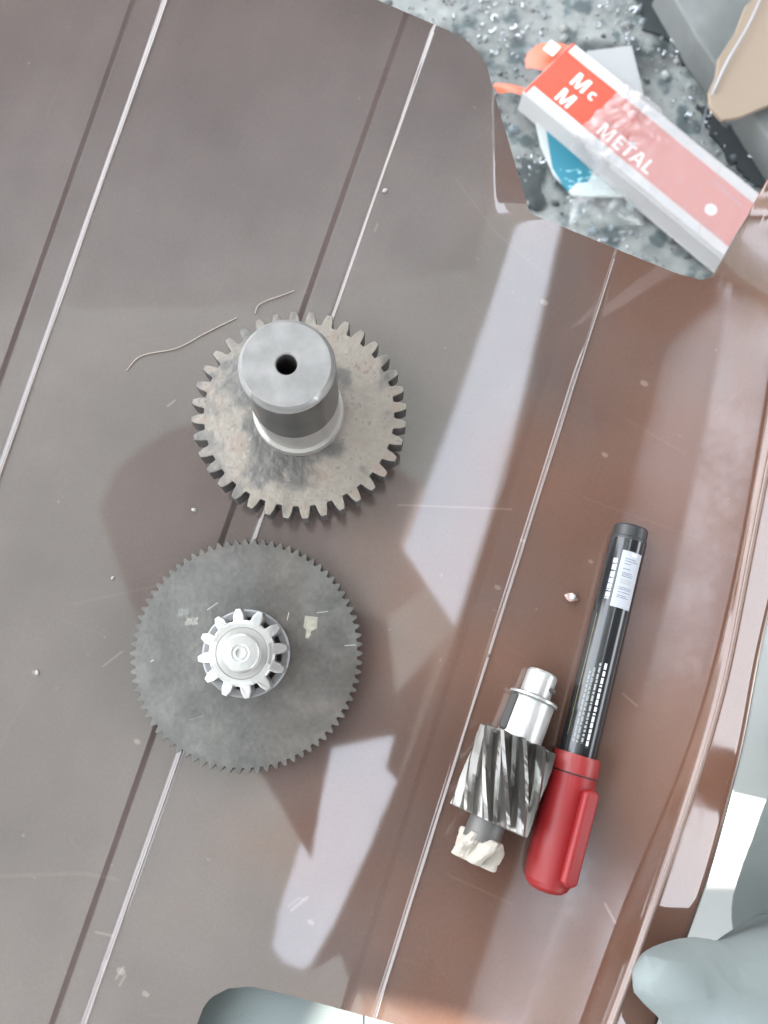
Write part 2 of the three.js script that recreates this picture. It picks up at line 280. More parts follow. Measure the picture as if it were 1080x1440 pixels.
// top and bottom faces apart from the walls between the teeth
function splitFaces(g) {
  const q = g.index ? g.toNonIndexed() : g, p = q.attributes.position, out = [[], []], a = V(0, 0, 0), b = V(0, 0, 0), c = V(0, 0, 0);
  for (let i = 0; i < p.count; i += 3) { a.fromBufferAttribute(p, i); b.fromBufferAttribute(p, i + 1); c.fromBufferAttribute(p, i + 2); b.sub(a); c.sub(a); const n = b.cross(c).normalize(); out[Math.abs(n.y) > 0.5 ? 0 : 1].push(i); }
  return out.map(l => { const r = new THREE.BufferGeometry(); for (const k of ['position', 'normal', 'uv']) { const at_ = q.attributes[k], z = at_.itemSize, d = new Float32Array(l.length * 3 * z); l.forEach((i, m) => { for (let j = 0; j < 3 * z; j++) d[m * 3 * z + j] = at_.array[i * z + j]; }); r.setAttribute(k, new THREE.BufferAttribute(d, z)); } return r; });
}
function gearGeo(shape, depth, bevel) {
  const g = new THREE.ExtrudeGeometry(shape, { depth: depth - 2 * bevel, bevelEnabled: true, bevelSize: bevel, bevelThickness: bevel, bevelOffset: -bevel, bevelSegments: 2 });
  g.rotateX(-Math.PI / 2); g.translate(0, bevel, 0); return toCreasedNormals(g, 0.5);
}
const planarUV = (g, w) => { const p = g.attributes.position, u = new Float32Array(p.count * 2); for (let i = 0; i < p.count; i++) { u[2 * i] = 0.5 + p.getX(i) / w; u[2 * i + 1] = 0.5 - p.getZ(i) / w; } g.setAttribute('uv', new THREE.BufferAttribute(u, 2)); return g; };
const lathe = (pts, n = 72) => toCreasedNormals(new THREE.LatheGeometry(pts.map(p => new THREE.Vector2(p[0], p[1])), n).toNonIndexed(), 0.55);

// thick gear with a tall shaft
{
  const T = 0.0165, c = at(421, 581, SEAT + T), R = at(421 + 151, 581, SEAT + T).x - c.x;
  const g = thing('shaft_gear', 'thick dirty steel spur gear with a tall round shaft standing on it', 'gear', V(c.x, SEAT + 0.0004, c.z));
  // dried beige grease over bluish steel on the face, image x to the right, y away from the viewer
  const face = tex(512, (x, y) => {
    const dx = x - 0.5, dz = 0.5 - y, r = Math.hypot(dx, dz) * 2, n = fbm(x * 9, y * 9, 61, 5), f = fbm(x * 48, y * 48, 62, 3);
    const greasy = sst(0.3, 0.62, n + 0.35 * dx + 0.18 * dz + 0.22 * (r - 0.6));
    const pit = sst(0.68, 0.8, f) * greasy * 0.6, rust = sst(0.6, 0.72, fbm(x * 14, y * 14, 66, 3)) * greasy * 0.5;
    const st = [0.115, 0.108, 0.10], gr = [0.175, 0.152, 0.124], ru = [0.17, 0.125, 0.10];
    return st.map((s, i) => { let v = lerp(s * (0.8 + 0.4 * n), gr[i] * (0.82 + 0.36 * f), greasy); v = lerp(v, ru[i], rust); return v * (1 - pit * 0.55); });
  });
  const bump = tex(512, (x, y) => 0.6 * fbm(x * 40, y * 40, 62, 4) + 0.4 * fbm(x * 9, y * 9, 61, 3), false);
  const metal = tex(512, (x, y) => { const dx = x - 0.5, dz = 0.5 - y; return 0.75 - 0.65 * sst(0.3, 0.62, fbm(x * 9, y * 9, 61, 5) + 0.35 * dx + 0.18 * dz + 0.22 * (Math.hypot(dx, dz) * 2 - 0.6)); }, false);
  const steel = mat(1, 1, 1, { map: face, bumpMap: bump, bumpScale: 0.0005, metalness: 1, metalnessMap: metal, roughness: 0.5 });
  const under = 0.0062, wheel = gearGeo(gearShape(36, R, R * 0.885, 0.66, 0.41, 0.2), T - under, 0.0005); wheel.rotateY(0.07); wheel.translate(0, under, 0);
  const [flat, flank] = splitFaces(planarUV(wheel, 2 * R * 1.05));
  const shadeGrain = tex(256, (x, y) => { const k = 0.05 + 0.09 * fbm(x * 12, y * 12, 67, 4, 12); return [k, k * 0.97, k * 0.92]; });  // shade of the tooth gaps put into the colour as darker steel
  const shadeSteel = mat(1, 1, 1, { map: shadeGrain, metalness: 0.5, roughness: 0.45 });
  const wh = part('toothed_wheel', flat, steel, g);
  part('tooth_flanks', flank, shadeSteel, wh, 'steel tooth sides darkened for the shade between the teeth');
  part('lower_boss', new THREE.CylinderGeometry(R * 0.5, R * 0.5, under + 0.001, 64).translate(0, (under + 0.001) / 2, 0), shadeSteel, g);
  // turned face: a low raised disc with a shallow groove round the hub
  const disc = lathe([[R * 0.3, T + 0.0011], [R * 0.5, T + 0.0009], [R * 0.6, T + 0.0005], [R * 0.68, T + 0.00008], [R * 0.69, T - 0.0005]], 90);
  part('web', planarUV(disc, 2 * R * 1.05), steel, g);
  const bright = mat(0.30, 0.285, 0.265, { metalness: 0.5, roughness: 0.38 });
  const rc = R * 0.42;
  part('collar', lathe([[rc * 0.7, T], [rc, T], [rc, T + 0.0035], [rc * 0.985, T + 0.0045], [rc * 0.9, T + 0.0048], [rc * 0.88, T + 0.002], [rc * 0.7, T + 0.002]], 90), bright, g);
  const H = 0.067, rs = 0.0147, band = T + 0.020;
  const smear = tex(256, (x, y) => { const k = 0.045 + 0.10 * fbm(x * 8, y * 5, 81, 4, 8); return [k, k * 1.01, k * 1.0]; });
  const dark = mat(1, 1, 1, { map: smear, metalness: 0.75, roughness: 0.3 });
  const sh = part('shaft', lathe([[rs * 0.97, band], [rs, band + 0.0006], [rs, H - 0.0022]], 96), dark, g);
  part('bevelled_rim', lathe([[rs, H - 0.0022], [rs * 0.975, H - 0.0011], [rs * 0.90, H]], 96), mat(1, 1, 1, { map: tex(256, (x, y) => { const k = 0.13 + 0.22 * fbm(x * 14, y * 3, 86, 4, 14); return [k, k * 0.99, k * 0.97]; }), metalness: 0.6, roughness: 0.35 }), sh);
  part('polished_band', lathe([[rs * 0.985, T], [rs * 0.985, band - 0.0005], [rs * 0.96, band]], 96), bright, g);
  const endt = tex(256, (x, y) => { const k = 0.13 + 0.10 * fbm(x * 7, y * 7, 83, 5, 7); return [k * 1.06, k * 1.02, k * 0.98]; });
  const endm = mat(1, 1, 1, { map: endt, metalness: 0.15, roughness: 0.42, bumpMap: bump, bumpScale: 0.0001 });
  const hr = 0.0032;
  const off = 0.0003;
  part('end_face', planarUV(lathe([[rs * 0.90, H], [hr * 1.12, H + 0.00002], [hr, H - 0.0005]], 96), 0.03), endm, sh);
  part('centre_hole', lathe([[hr, H - 0.0005], [hr * 0.98, H - 0.022], [0.00001, H - 0.025]], 48), mat(0.05, 0.047, 0.045, { roughness: 0.7 }), sh);
}

// thin wide gear with a small pinion
{
  const T = 0.0075, c = at(347, 919, SEAT + T), R = at(347 + 163, 919, SEAT + T).x - c.x;
  const g = thing('pinion_gear', 'thin dark grey fine-toothed gear wheel with a bright twelve-tooth pinion at its centre', 'gear', V(c.x, SEAT + 0.0004, c.z));
  const face = tex(1024, (x, y) => {
    const n = fbm(x * 7, y * 7, 91, 5), f = fbm(x * 70, y * 70, 92, 2), d = fbm(x * 3, y * 3, 95, 3);
    let k = 0.034 + 0.042 * n * n * 1.6 + 0.02 * f + 0.012 * sst(0.5, 0.75, fbm(x * 16, y * 16, 97, 4)), c3 = [k * 1.1, k * 1.05, k * 0.94];
    if (d > 0.55) c3 = c3.map((q, i) => q * lerp(1, [1.08, 1.0, 0.97][i], sst(0.55, 0.7, d)));
    return c3;
  });
  // two scraps of dried tape and a few scuffs
  const marks = canvasTex(1024, 1024, (q, w) => {
    const s = face.image.data, im = q.createImageData(w, w); im.data.set(s); q.putImageData(im, 0, 0);
    const X = u => w * (0.5 + (u - 347) / 342), Y = v => w * (0.5 + (v - 919) / 342);
    const blob = (u, v, rx, ry, c3, n) => { for (let i = 0; i < n; i++) { q.fillStyle = c3; q.beginPath(); q.ellipse(X(u + rr(-rx, rx) * 0.7), Y(v + rr(-ry, ry) * 0.7), rr(1, 8), rr(1, 7), rr(0, 3), 0, 7); q.fill(); } };
    blob(436, 878, 7, 11, 'rgba(150,144,130,0.3)', 60); blob(433, 892, 4, 6, 'rgba(165,160,148,0.4)', 14); q.fillStyle = 'rgba(150,144,130,0.75)'; q.beginPath(); [[428, 866], [446, 868], [445, 884], [437, 888], [434, 898], [429, 897], [430, 886], [426, 882]].forEach((p, i) => i ? q.lineTo(X(p[0]), Y(p[1])) : q.moveTo(X(p[0]), Y(p[1]))); q.fill();
    blob(268, 874, 12, 8, 'rgba(140,140,130,0.2)', 90); blob(256, 862, 10, 8, 'rgba(130,134,126,0.12)', 60);
    q.lineCap = 'round';
    for (const [a, b, c1, d, al] of [[290, 858, 304, 848, 0.6], [403, 872, 405, 862, 0.9], [485, 908, 500, 907, 0.7], [445, 862, 460, 860, 0.6], [214, 930, 217, 928, 0.8], [300, 960, 306, 958, 0.3], [270, 1010, 290, 1004, 0.2]]) { q.strokeStyle = `rgba(165,165,158,${al})`; q.lineWidth = 4; q.beginPath(); q.moveTo(X(a), Y(b)); q.lineTo(X(c1), Y(d)); q.stroke(); }
  });
  const bump = tex(512, (x, y) => 0.7 * fbm(x * 60, y * 60, 92, 3) + 0.3 * fbm(x * 6, y * 6, 94, 3), false);
  const steel = mat(1, 1, 1, { map: marks, bumpMap: bump, bumpScale: 0.00018, metalness: 0.25, roughness: 0.55 });
  const under = 0.0025, wheel = gearGeo(gearShape(78, R, R * 0.954, 0.66, 0.34, 0.25), T - under, 0.0003); wheel.translate(0, under, 0);
  part('lower_boss', new THREE.CylinderGeometry(R * 0.3, R * 0.3, under + 0.001, 48).translate(0, (under + 0.001) / 2, 0), mat(0.08, 0.08, 0.08, { metalness: 0.5, roughness: 0.5 }), g);
  const pu = planarUV(wheel, R * 2 * 342 / 326), a = pu.attributes.uv; for (let i = 0; i < a.count; i++) a.setY(i, 1 - (1 - a.getY(i)));
  part('toothed_wheel', pu, steel, g);
  const edge = mat(0.45, 0.45, 0.44, { metalness: 0.7, roughness: 0.4 });
  part('flange', lathe([[0.0152, T], [0.0152, T + 0.0014], [0.0146, T + 0.0018], [0.0125, T + 0.0018]], 72), mat(0.2, 0.2, 0.2, { metalness: 0.5, roughness: 0.5 }), g);
  const pm = mat(0.36, 0.35, 0.335, { metalness: 0.7, roughness: 0.34, bumpMap: bump, bumpScale: 0.00007 });
  const rt = 0.0151, top = T + 0.0125;
  // pinion: teeth whose tops slope down outwards
  const pg = gearGeo(gearShape(12, rt, rt * 0.72, 0.62, 0.40, 0.3), top - T - 0.0025, 0.0005); pg.rotateY(0.13);
  const pp = pg.attributes.position, lim = top - T - 0.0035;
  for (let i = 0; i < pp.count; i++) { const r = Math.hypot(pp.getX(i), pp.getZ(i)); if (pp.getY(i) > lim - 0.001) pp.setY(i, pp.getY(i) - 0.0013 * sst(rt * 0.72, rt, r)); }
  pg.translate(0, T + 0.0017, 0);
  const pin = part('pinion', toCreasedNormals(pg, 0.5), pm, g);
  const y = top - 0.0008;
  part('hub', lathe([[rt * 0.73, y - 0.002], [rt * 0.735, y - 0.0004], [rt * 0.70, y], [rt * 0.58, y + 0.0003], [rt * 0.54, y - 0.0003], [rt * 0.45, y - 0.0003], [rt * 0.42, y + 0.0002], [rt * 0.415, y + 0.0028], [rt * 0.38, y + 0.0033], [rt * 0.20, y + 0.0036], [rt * 0.17, y + 0.0033], [rt * 0.11, y + 0.0034], [rt * 0.05, y + 0.0028], [0.00001, y + 0.0027]], 96), pm, pin);
}

// a turned part that lies on the seat: its local +Y runs from pixel a to pixel b
function lying(o, a, b) {
  const y = b.clone().sub(a).normalize(), z = V(0, 1, 0).addScaledVector(y, -y.y).normalize(), x = y.clone().cross(z);
  o.position.copy(a); o.setRotationFromMatrix(new THREE.Matrix4().makeBasis(x, y, z));
  return a.distanceTo(b);
}
// helical pinion shaft
{
  const rg = 0.0138;
  const g = thing('helical_shaft', 'short steel shaft with broad helical teeth lying beside the red cap of the marker', 'gear shaft');
  const A = at(669, 1200, SEAT + rg), B = at(764, 946, SEAT + 0.0075);
  const L = lying(g, A, B);
  const cyl = (pts, n = 64) => lathe(pts, n);
  const steelTex = tex(256, (x, y) => { const k = 0.33 + 0.22 * fbm(x * 30, y * 5, 101, 3, 5); return [k, k * 0.985, k * 0.95]; });
  const pol = mat(1, 1, 1, { map: steelTex, metalness: 0.6, roughness: 0.33 });
  const ys = 0.0110, ye = 0.0398;                                 // helical gear from ys to ye
  const sh = gearShape(11, rg, rg * 0.66, 0.60, 0.26, 0.22);
  const hg = new THREE.ExtrudeGeometry(sh, { depth: ye - ys - 0.001, steps: 24, bevelEnabled: true, bevelSize: 0.0005, bevelThickness: 0.0005, bevelOffset: -0.0005, bevelSegments: 2 });
  hg.rotateX(-Math.PI / 2);
  const hp = hg.attributes.position;
  for (let i = 0; i < hp.count; i++) { const x = hp.getX(i), z = hp.getZ(i), y = hp.getY(i), w = 1.0 * y / (ye - ys) + 0.1, wob = 1 + 0.045 * (fbm(y * 500, Math.atan2(z, x) * 4, 33, 3) - 0.5); hp.setXYZ(i, (x * Math.cos(w) - z * Math.sin(w)) * wob, y + ys + 0.0005, (x * Math.sin(w) + z * Math.cos(w)) * wob); }
  const gt = tex(256, (x, y) => { const k = 0.10 + 0.22 * sst(0.35, 0.7, fbm(x * 12, y * 12, 111, 4, 12)); return [k, k * 0.95, k * 0.88]; });
  part('helical_gear', toCreasedNormals(hg, 0.7), mat(1, 1, 1, { map: gt, metalness: 0.85, roughness: 0.3, bumpMap: gt, bumpScale: 0.0002 }), g);
  part('neck', cyl([[0.0062, 0.004], [0.0062, ys + 0.001]]), mat(0.1, 0.095, 0.09, { metalness: 0.5, roughness: 0.5 }), g);
  part('shank', cyl([[0.0078, ye - 0.001], [0.0078, ye + 0.0135], [0.0074, ye + 0.0142], [0.004, ye + 0.0142]]), pol, g);
  part('snap_ring', new THREE.TorusGeometry(0.0079, 0.0007, 10, 60, 5.6).rotateX(Math.PI / 2).rotateY(1.2).translate(0, ye + 0.0148, 0), mat(0.22, 0.21, 0.2, { metalness: 0.8, roughness: 0.35 }), g);
  part('ring_seat', cyl([[0.0, ye + 0.0140], [0.0086, ye + 0.0142], [0.0086, ye + 0.0150], [0.0, ye + 0.0152]]), pol, g);
  part('stub', cyl([[0.0054, ye + 0.015], [0.0054, L - 0.0008], [0.0049, L], [0.00001, L]]), pol, g);
  const key = new RoundedBoxGeometry(0.0034, 0.0132, 0.0030, 3, 0.0010); key.rotateY(-0.5); key.translate(-0.0067, ye + 0.0072, 0.0032);
  part('keyway', key, mat(0.03, 0.028, 0.026, { roughness: 0.7 }), g);
  const slot = new RoundedBoxGeometry(0.0030, 0.0014, 0.002, 2, 0.0005); slot.translate(0.0040, L - 0.0052, 0.0035);
  part('slot', slot, mat(0.03, 0.028, 0.026, { roughness: 0.7 }), g);
  // lobed end caked in pale dried grease
  const lob = new THREE.Shape();
  for (let i = 0; i <= 90; i++) { const a = i / 90 * 2 * Math.PI, r = 0.0053 + 0.0017 * Math.cos(5 * a); i ? lob.lineTo(r * Math.cos(a), r * Math.sin(a)) : lob.moveTo(r * Math.cos(a), r * Math.sin(a)); }
  const lg = new THREE.ExtrudeGeometry(lob, { depth: 0.0075, steps: 10, bevelEnabled: true, bevelSize: 0.0009, bevelThickness: 0.0009, bevelSegments: 3, curveSegments: 2 });
  lg.rotateX(-Math.PI / 2);
  const lp = lg.attributes.position;
  for (let i = 0; i < lp.count; i++) { const x = lp.getX(i), y = lp.getY(i), z = lp.getZ(i), w = -70 * y + 0.35, k = 1 + 0.5 * (fbm(x * 300 + 9, y * 300 + z * 200, 44, 3) - 0.5); lp.setXYZ(i, (x * Math.cos(w) - z * Math.sin(w)) * k, y - 0.0022, (x * Math.sin(w) + z * Math.cos(w)) * k); }
  part('lobed_end', toCreasedNormals(lg, 0.9), mat(0.30, 0.27, 0.23, { roughness: 0.6, bumpMap: steelTex, bumpScale: 0.0003 }), g, 'pale cream lobed end');
}

// marker pen
{
  const g = thing('marker_pen', 'black marker pen with a red cap and a white price sticker', 'marker pen');
  const rb = 0.0066, rcap = 0.0083;
  const A = at(766, 1253, SEAT + rcap), B = at(888, 742, SEAT + rb + 0.0002);
  const L = lying(g, A, B), capEnd = 0.0465;
  const body = canvasTex(1024, 2048, (q, w, h) => {      // u round the barrel, v along it
    q.fillStyle = '#1b1d1f'; q.fillRect(0, 0, w, h);
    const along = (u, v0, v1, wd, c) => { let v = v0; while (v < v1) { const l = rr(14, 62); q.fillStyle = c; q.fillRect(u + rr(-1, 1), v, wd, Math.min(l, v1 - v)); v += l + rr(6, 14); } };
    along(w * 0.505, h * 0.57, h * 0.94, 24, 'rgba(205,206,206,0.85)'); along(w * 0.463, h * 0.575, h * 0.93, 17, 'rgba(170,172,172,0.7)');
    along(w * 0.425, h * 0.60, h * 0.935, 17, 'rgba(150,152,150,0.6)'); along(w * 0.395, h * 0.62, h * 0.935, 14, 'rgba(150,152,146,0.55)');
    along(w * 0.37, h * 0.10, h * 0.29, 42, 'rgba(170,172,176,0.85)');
    q.fillStyle = 'rgba(200,190,110,0.55)'; q.fillRect(w * 0.33, h * 0.36, 5, h * 0.55);
  });
  const glossy = phys(1, 1, 1, { map: body, roughness: 0.18, clearcoat: 0.3, clearcoatRoughness: 0.1 });
  const y0 = capEnd - 0.002, y1 = L - 0.0055;
  const barrel = new THREE.CylinderGeometry(rb * 0.985, rb, y1 - y0, 64, 1, true).rotateY(Math.PI).translate(0, (y0 + y1) / 2, 0);
  const bp = part('barrel', barrel, glossy, g);
  part('end_plug', lathe([[rb * 0.985, y1 - 0.0001], [rb * 0.99, y1 + 0.0008], [rb * 0.93, y1 + 0.0012], [rb * 0.93, L - 0.0006], [rb * 0.86, L], [0.00001, L]], 64), phys(0.02, 0.02, 0.021, { roughness: 0.4 }), g);
  const stick = canvasTex(256, 512, (q, w, h) => {
    q.fillStyle = '#94969b'; q.fillRect(0, 0, w, h); q.fillStyle = '#e2b7b4'; q.fillRect(w * 0.45, h * 0.03, w * 0.24, h * 0.045);
    const bars = [[0.13, 0.5], [0.17, 0.62], [0.22, 0.3], [0.31, 0.36], [0.38, 0.45], [0.41, 0.52], [0.44, 0.5], [0.50, 0.5], [0.53, 0.5], [0.56, 0.5], [0.64, 0.6], [0.67, 0.6], [0.72, 0.55], [0.78, 0.42], [0.81, 0.5]];
    for (const [v, l] of bars) { q.fillStyle = v > 0.47 && v < 0.6 ? '#7d8078' : '#4d5560'; for (let x = 0.2; x < 0.2 + l; x += 0.06) q.fillRect(w * x, h * v, w * rr(0.03, 0.055), h * 0.016); }
    q.fillStyle = '#9aa0a8'; q.fillRect(w * 0.8, h * 0.93, w * 0.1, h * 0.03);
  });
  const st = new THREE.CylinderGeometry(rb * 0.985 + 0.00012, rb * 0.987 + 0.00012, 0.0205, 32, 1, true, -0.42, 1.18);
  part('sticker', st.translate(0, y1 - 0.0148, 0), mat(1, 1, 1, { map: stick, roughness: 0.5 }), bp, 'white printed price sticker');
  const red = phys(0.19, 0.009, 0.010, { roughness: 0.42, ior: 1.42 });
  const cap = part('cap', lathe([[0.00001, 0], [rcap * 0.45, 0.0001], [rcap * 0.68, 0.0007], [rcap * 0.84, 0.0018], [rcap * 0.94, 0.0035], [rcap * 0.985, 0.006], [rcap, 0.010], [rcap * 0.985, capEnd - 0.0075], [rcap * 0.97, capEnd - 0.0072]], 72), red, g);
  part('cap_collar', lathe([[rcap * 0.9, capEnd - 0.0068], [rcap * 1.0, capEnd - 0.0066], [rcap * 1.0, capEnd - 0.0016], [rcap * 0.94, capEnd - 0.0004], [rb * 0.98, capEnd - 0.0004]], 72), phys(0.19, 0.014, 0.013, { roughness: 0.38 }), cap);
  part('cap_groove', lathe([[rcap * 0.93, capEnd - 0.0074], [rcap * 0.93, capEnd - 0.0064]], 72), mat(0.03, 0.02, 0.02), cap);
  const clip = new RoundedBoxGeometry(0.0072, 0.032, 0.0036, 8, 0.0017);
  const cp = clip.attributes.position; for (let i = 0; i < cp.count; i++) { const t = cp.getY(i) / 0.016; const e = Math.abs(t); cp.setX(i, cp.getX(i) * (e > 0.8 ? Math.sqrt(Math.max(0.12, 1 - Math.pow((e - 0.8) / 0.2, 2) * 0.95)) : 1)); cp.setZ(i, cp.getZ(i) + (t > 0 ? 0.0007 * t : 0)); }
  clip.computeVertexNormals(); clip.translate(0, 0.0205, rcap + 0.0013); clip.rotateY(0.5);
  part('clip', clip, red, cap);
}

// ---------------------------------------------------------------- small things on the seat
{
  const fibre = mat(0.32, 0.27, 0.225, { roughness: 0.7 });
  const strand = (pts, r) => new THREE.TubeGeometry(new THREE.CatmullRomCurve3(pts.map(([u, v, h]) => at(u, v, SEAT + h))), 60, r, 6);
  single('straw_strand', strand([[178, 521, 0.0004], [196, 502, 0.0005], [250, 489, 0.0007], [290, 468, 0.0006], [333, 447, 0.0004]], 0.00019), fibre, 'long thin pale straw strand left of the shaft gear', 'strand');
  single('straw_strand', strand([[359, 441, 0.0005], [362, 431, 0.0008], [372, 424, 0.0008], [395, 416, 0.0006], [414, 409, 0.0004]], 0.00019), fibre, 'short bent straw strand at the top of the shaft gear', 'strand');
  const chip = new THREE.IcosahedronGeometry(1, 1), cp = chip.attributes.position;
  for (let i = 0; i < cp.count; i++) { const k = 0.75 + 0.5 * hash(Math.round(cp.getX(i) * 50), Math.round(cp.getY(i) * 50 + cp.getZ(i) * 90), 4); cp.setXYZ(i, cp.getX(i) * k, cp.getY(i) * k, cp.getZ(i) * k); }
  chip.computeVertexNormals();
  const big = chip.clone(); big.scale(0.0024, 0.0016, 0.0016); big.rotateY(-0.3);
  const p0 = at(803, 840, SEAT + 0.0014);
  const c0 = thing('metal_chip', 'small shiny chip between the seat groove and the black marker', 'chip', p0);
  part('chip', big, mat(0.35, 0.24, 0.21, { metalness: 0.3, roughness: 0.35 }), c0);
  part('bright_facet', new THREE.SphereGeometry(0.0011, 16, 10).scale(1.2, 0.8, 0.9).translate(0.0004, 0.0010, 0), mat(0.8, 0.78, 0.75, { metalness: 0.6, roughness: 0.25 }), c0);
  const crumbM = mat(0.27, 0.25, 0.23, { roughness: 0.7 });
  const crumbs = [[273, 717, 1.0, 'pale crumb left below the shaft gear'], [52, 946, 0.9, 'pale crumb near the left edge of the seat'], [158, 813, 0.7, 'tiny crumb left above the thin gear'], [687, 922, 0.8, 'tiny dark crumb above the helical shaft'], [541, 268, 1.1, 'pale burr on the middle ridge above the shaft gear']];
  for (const [u, v, s, label] of crumbs) {
    const k = chip.clone(); k.scale(0.0010 * s, 0.0006 * s, 0.0007 * s); k.rotateY(u);
    const q = at(u, v, SEAT + 0.0005);
    k.translate(q.x, q.y, q.z);
    single('crumb', k, label.includes('dark') ? mat(0.09, 0.06, 0.04) : crumbM, label, 'crumb');
  }
}

// ---------------------------------------------------------------- on the ground behind the seat
{
  // carton
  const yT = 0.03, P0 = at(770, 93, yT), P1 = at(1035, 311, yT), dir = P1.clone().sub(P0), Lc = dir.length() * 1.22; dir.normalize();
  const Wd = at(803, 56, yT).distanceTo(at(737, 130, yT));
  const g = thing('carton', 'red and white printed cardboard carton half wrapped in hazy plastic film', 'carton', V(P0.x, 0, P0.z));
  g.rotation.y = Math.atan2(-dir.z, dir.x);
  const print = canvasTex(1536, 384, (q, w, h) => {
    q.fillStyle = '#b3b2b0'; q.fillRect(0, 0, w, h);
    q.fillStyle = '#b0402a'; q.fillRect(0, h * 0.15, w, h * 0.70);
    q.fillStyle = '#b0402a'; q.fillRect(0, 0, w * 0.012, h);
    q.fillStyle = '#d8d4cf'; q.textBaseline = 'alphabetic';
    q.font = 'bold 118px sans-serif'; q.fillText('M', w * 0.085, h * 0.49); q.font = 'bold 84px sans-serif'; q.fillText('c', w * 0.165, h * 0.49);
    q.font = 'bold 118px sans-serif'; q.fillText('M', w * 0.085, h * 0.80);
    q.font = 'bold 112px sans-serif'; q.fillText('METAL', w * 0.27, h * 0.80);
    q.beginPath(); q.arc(w * 0.735, h * 0.60, h * 0.085, 0, 7); q.fill();
    q.fillStyle = '#b9c3c8'; q.beginPath(); q.arc(w * 0.735, h * 0.60, h * 0.04, 0, 7); q.fill();
    q.fillStyle = 'rgba(150,130,150,0.45)'; for (let i = 0; i < 7; i++) q.fillRect(w * (0.68 + 0.018 * i), h * (0.24 + 0.004 * i), w * 0.012, h * 0.05);
    for (let i = 0; i < 6; i++) q.fillRect(w * (0.72 + 0.02 * i), h * 0.80, w * 0.014, h * 0.03);
    q.fillStyle = '#9fb0ba'; for (let i = 0; i < 24; i++) { q.fillRect(w * (0.3 + 0.02 * i), h * 0.92, w * rr(0.006, 0.014), h * 0.035); if (i % 3) q.fillRect(w * (0.12 + 0.02 * i), h * 0.06, w * rr(0.005, 0.012), h * 0.03); }
    q.fillStyle = 'rgba(70,80,84,0.8)'; q.beginPath(); q.ellipse(w * 0.395, h * 0.58, 14, 10, 0.4, 0, 7); q.fill();
    q.strokeStyle = 'rgba(150,90,80,0.6)'; q.lineWidth = 3; q.beginPath(); q.moveTo(w * 0.66, h * 0.02); q.lineTo(w * 0.70, h * 0.5); q.lineTo(w * 0.76, h * 0.98); q.stroke();
  });
  const hC = yT - 0.004;
  const box = new RoundedBoxGeometry(Lc, hC, Wd, 3, 0.0016);
  const card = mat(0.4, 0.395, 0.39, { roughness: 0.55 });
  part('box_body', box.translate(Lc / 2, hC / 2 + 0.0035, 0), card, g);
  const faceG = grid(30, 12, (i, j) => V(lerp(0.001, Lc - 0.001, i / 30), yT - 0.0001 + 0.0006 * fbm(i * 0.4, j * 0.5, 7, 2), lerp(-Wd / 2 + 0.001, Wd / 2 - 0.001, j / 12)), (q, i, j) => [i / 30, 1 - j / 12]);
  part('printed_face', faceG, mat(1, 1, 1, { map: print, roughness: 0.45 }), g, 'orange red front with white letters');
  const orange = mat(0.50, 0.10, 0.05, { roughness: 0.5 });
  // opened end flaps
  const flap = (z0, z1, len, lift, m) => grid(8, 6, (i, j) => { const t = i / 8, z = lerp(z0, z1, j / 6); return V(-t * len * (1 - 0.35 * Math.pow(Math.abs(j / 3 - 1), 3)), yT - 0.004 + lift * t * t - 0.02 * t * t, z + 0.003 * t); });
  part('end_flap', flap(-Wd * 0.46, Wd * 0.05, 0.026, 0.012, orange), orange, g, 'open orange end flap');
  part('tuck_flap', flap(Wd * 0.40, Wd * 0.52, 0.030, 0.006, orange), orange, g, 'thin orange tuck flap');
  const lab = new THREE.PlaneGeometry(0.011, 0.012).rotateX(-Math.PI / 2).rotateY(0.05).translate(-0.0085, yT + 0.0016, -Wd * 0.22);
  part('flap_label', lab, mat(0.8, 0.74, 0.7), g);
  // hazy sleeve over most of the box
  const film = phys(0.80, 0.79, 0.79, { roughness: 0.16, transmission: 0.80, thickness: 0, ior: 1.4 });
  const x0 = Lc * 0.235;
  const fg = grid(90, 40, (i, j) => {
    const x = lerp(x0, Lc * 0.99, i / 90) + (i === 0 ? 0.004 * (fbm(j * 0.3, 3, 8, 3) - 0.5) : 0), t = j / 40, s = lerp(-1, 1, t);
    const crum = Math.exp(-Math.pow((i - 11) / 10, 2)), z = s * (Wd / 2 + 0.003), fall = sst(0.88, 1, Math.abs(s));
    const n = fbm(i * 0.25, j * 0.22, 19, 4) - 0.35;
    return V(x, Math.max(0.004, yT + 0.0015 + (0.0012 + 0.011 * crum) * n * 1.6 + 0.001 - fall * (yT - 0.008)), z * (1 + 0.1 * crum * n));
  });
  part('plastic_film', fg, film, g, 'hazy crumpled clear plastic film');

  // blue and white packet under the carton
  const pk = canvasTex(256, 256, (q, w, h) => {
    q.fillStyle = '#a9aead'; q.fillRect(0, 0, w, h);
    const gr = [[0.09, 0.10], [0.36, 0.3], [0.75, 0.72], [0.62, 0.66], [0.50, 0.60], [0.44, 0.75], [0.34, 0.76], [0.26, 0.86], [0.14, 0.6]];
    q.fillStyle = '#2a6f80'; q.beginPath(); gr.forEach((p, i) => i ? q.lineTo(w * p[0], h * p[1]) : q.moveTo(w * p[0], h * p[1])); q.fill();
    q.fillStyle = 'rgba(170,205,205,0.8)'; for (let i = 0; i < 60; i++) q.fillRect(w * rr(0.2, 0.75), h * rr(0.6, 0.85), rr(2, 9), rr(2, 7));
  });
  const pkPts = px([[752, 160], [768, 166], [905, 250], [968, 290], [893, 276], [806, 274], [780, 245], [762, 205]], 0.008);
  const pg = slab(pkPts, 0.008, 0.003, 0.0006), b = new THREE.Box3().setFromObject(new THREE.Mesh(pg)), pa = pg.attributes.position, pu = pg.attributes.uv;
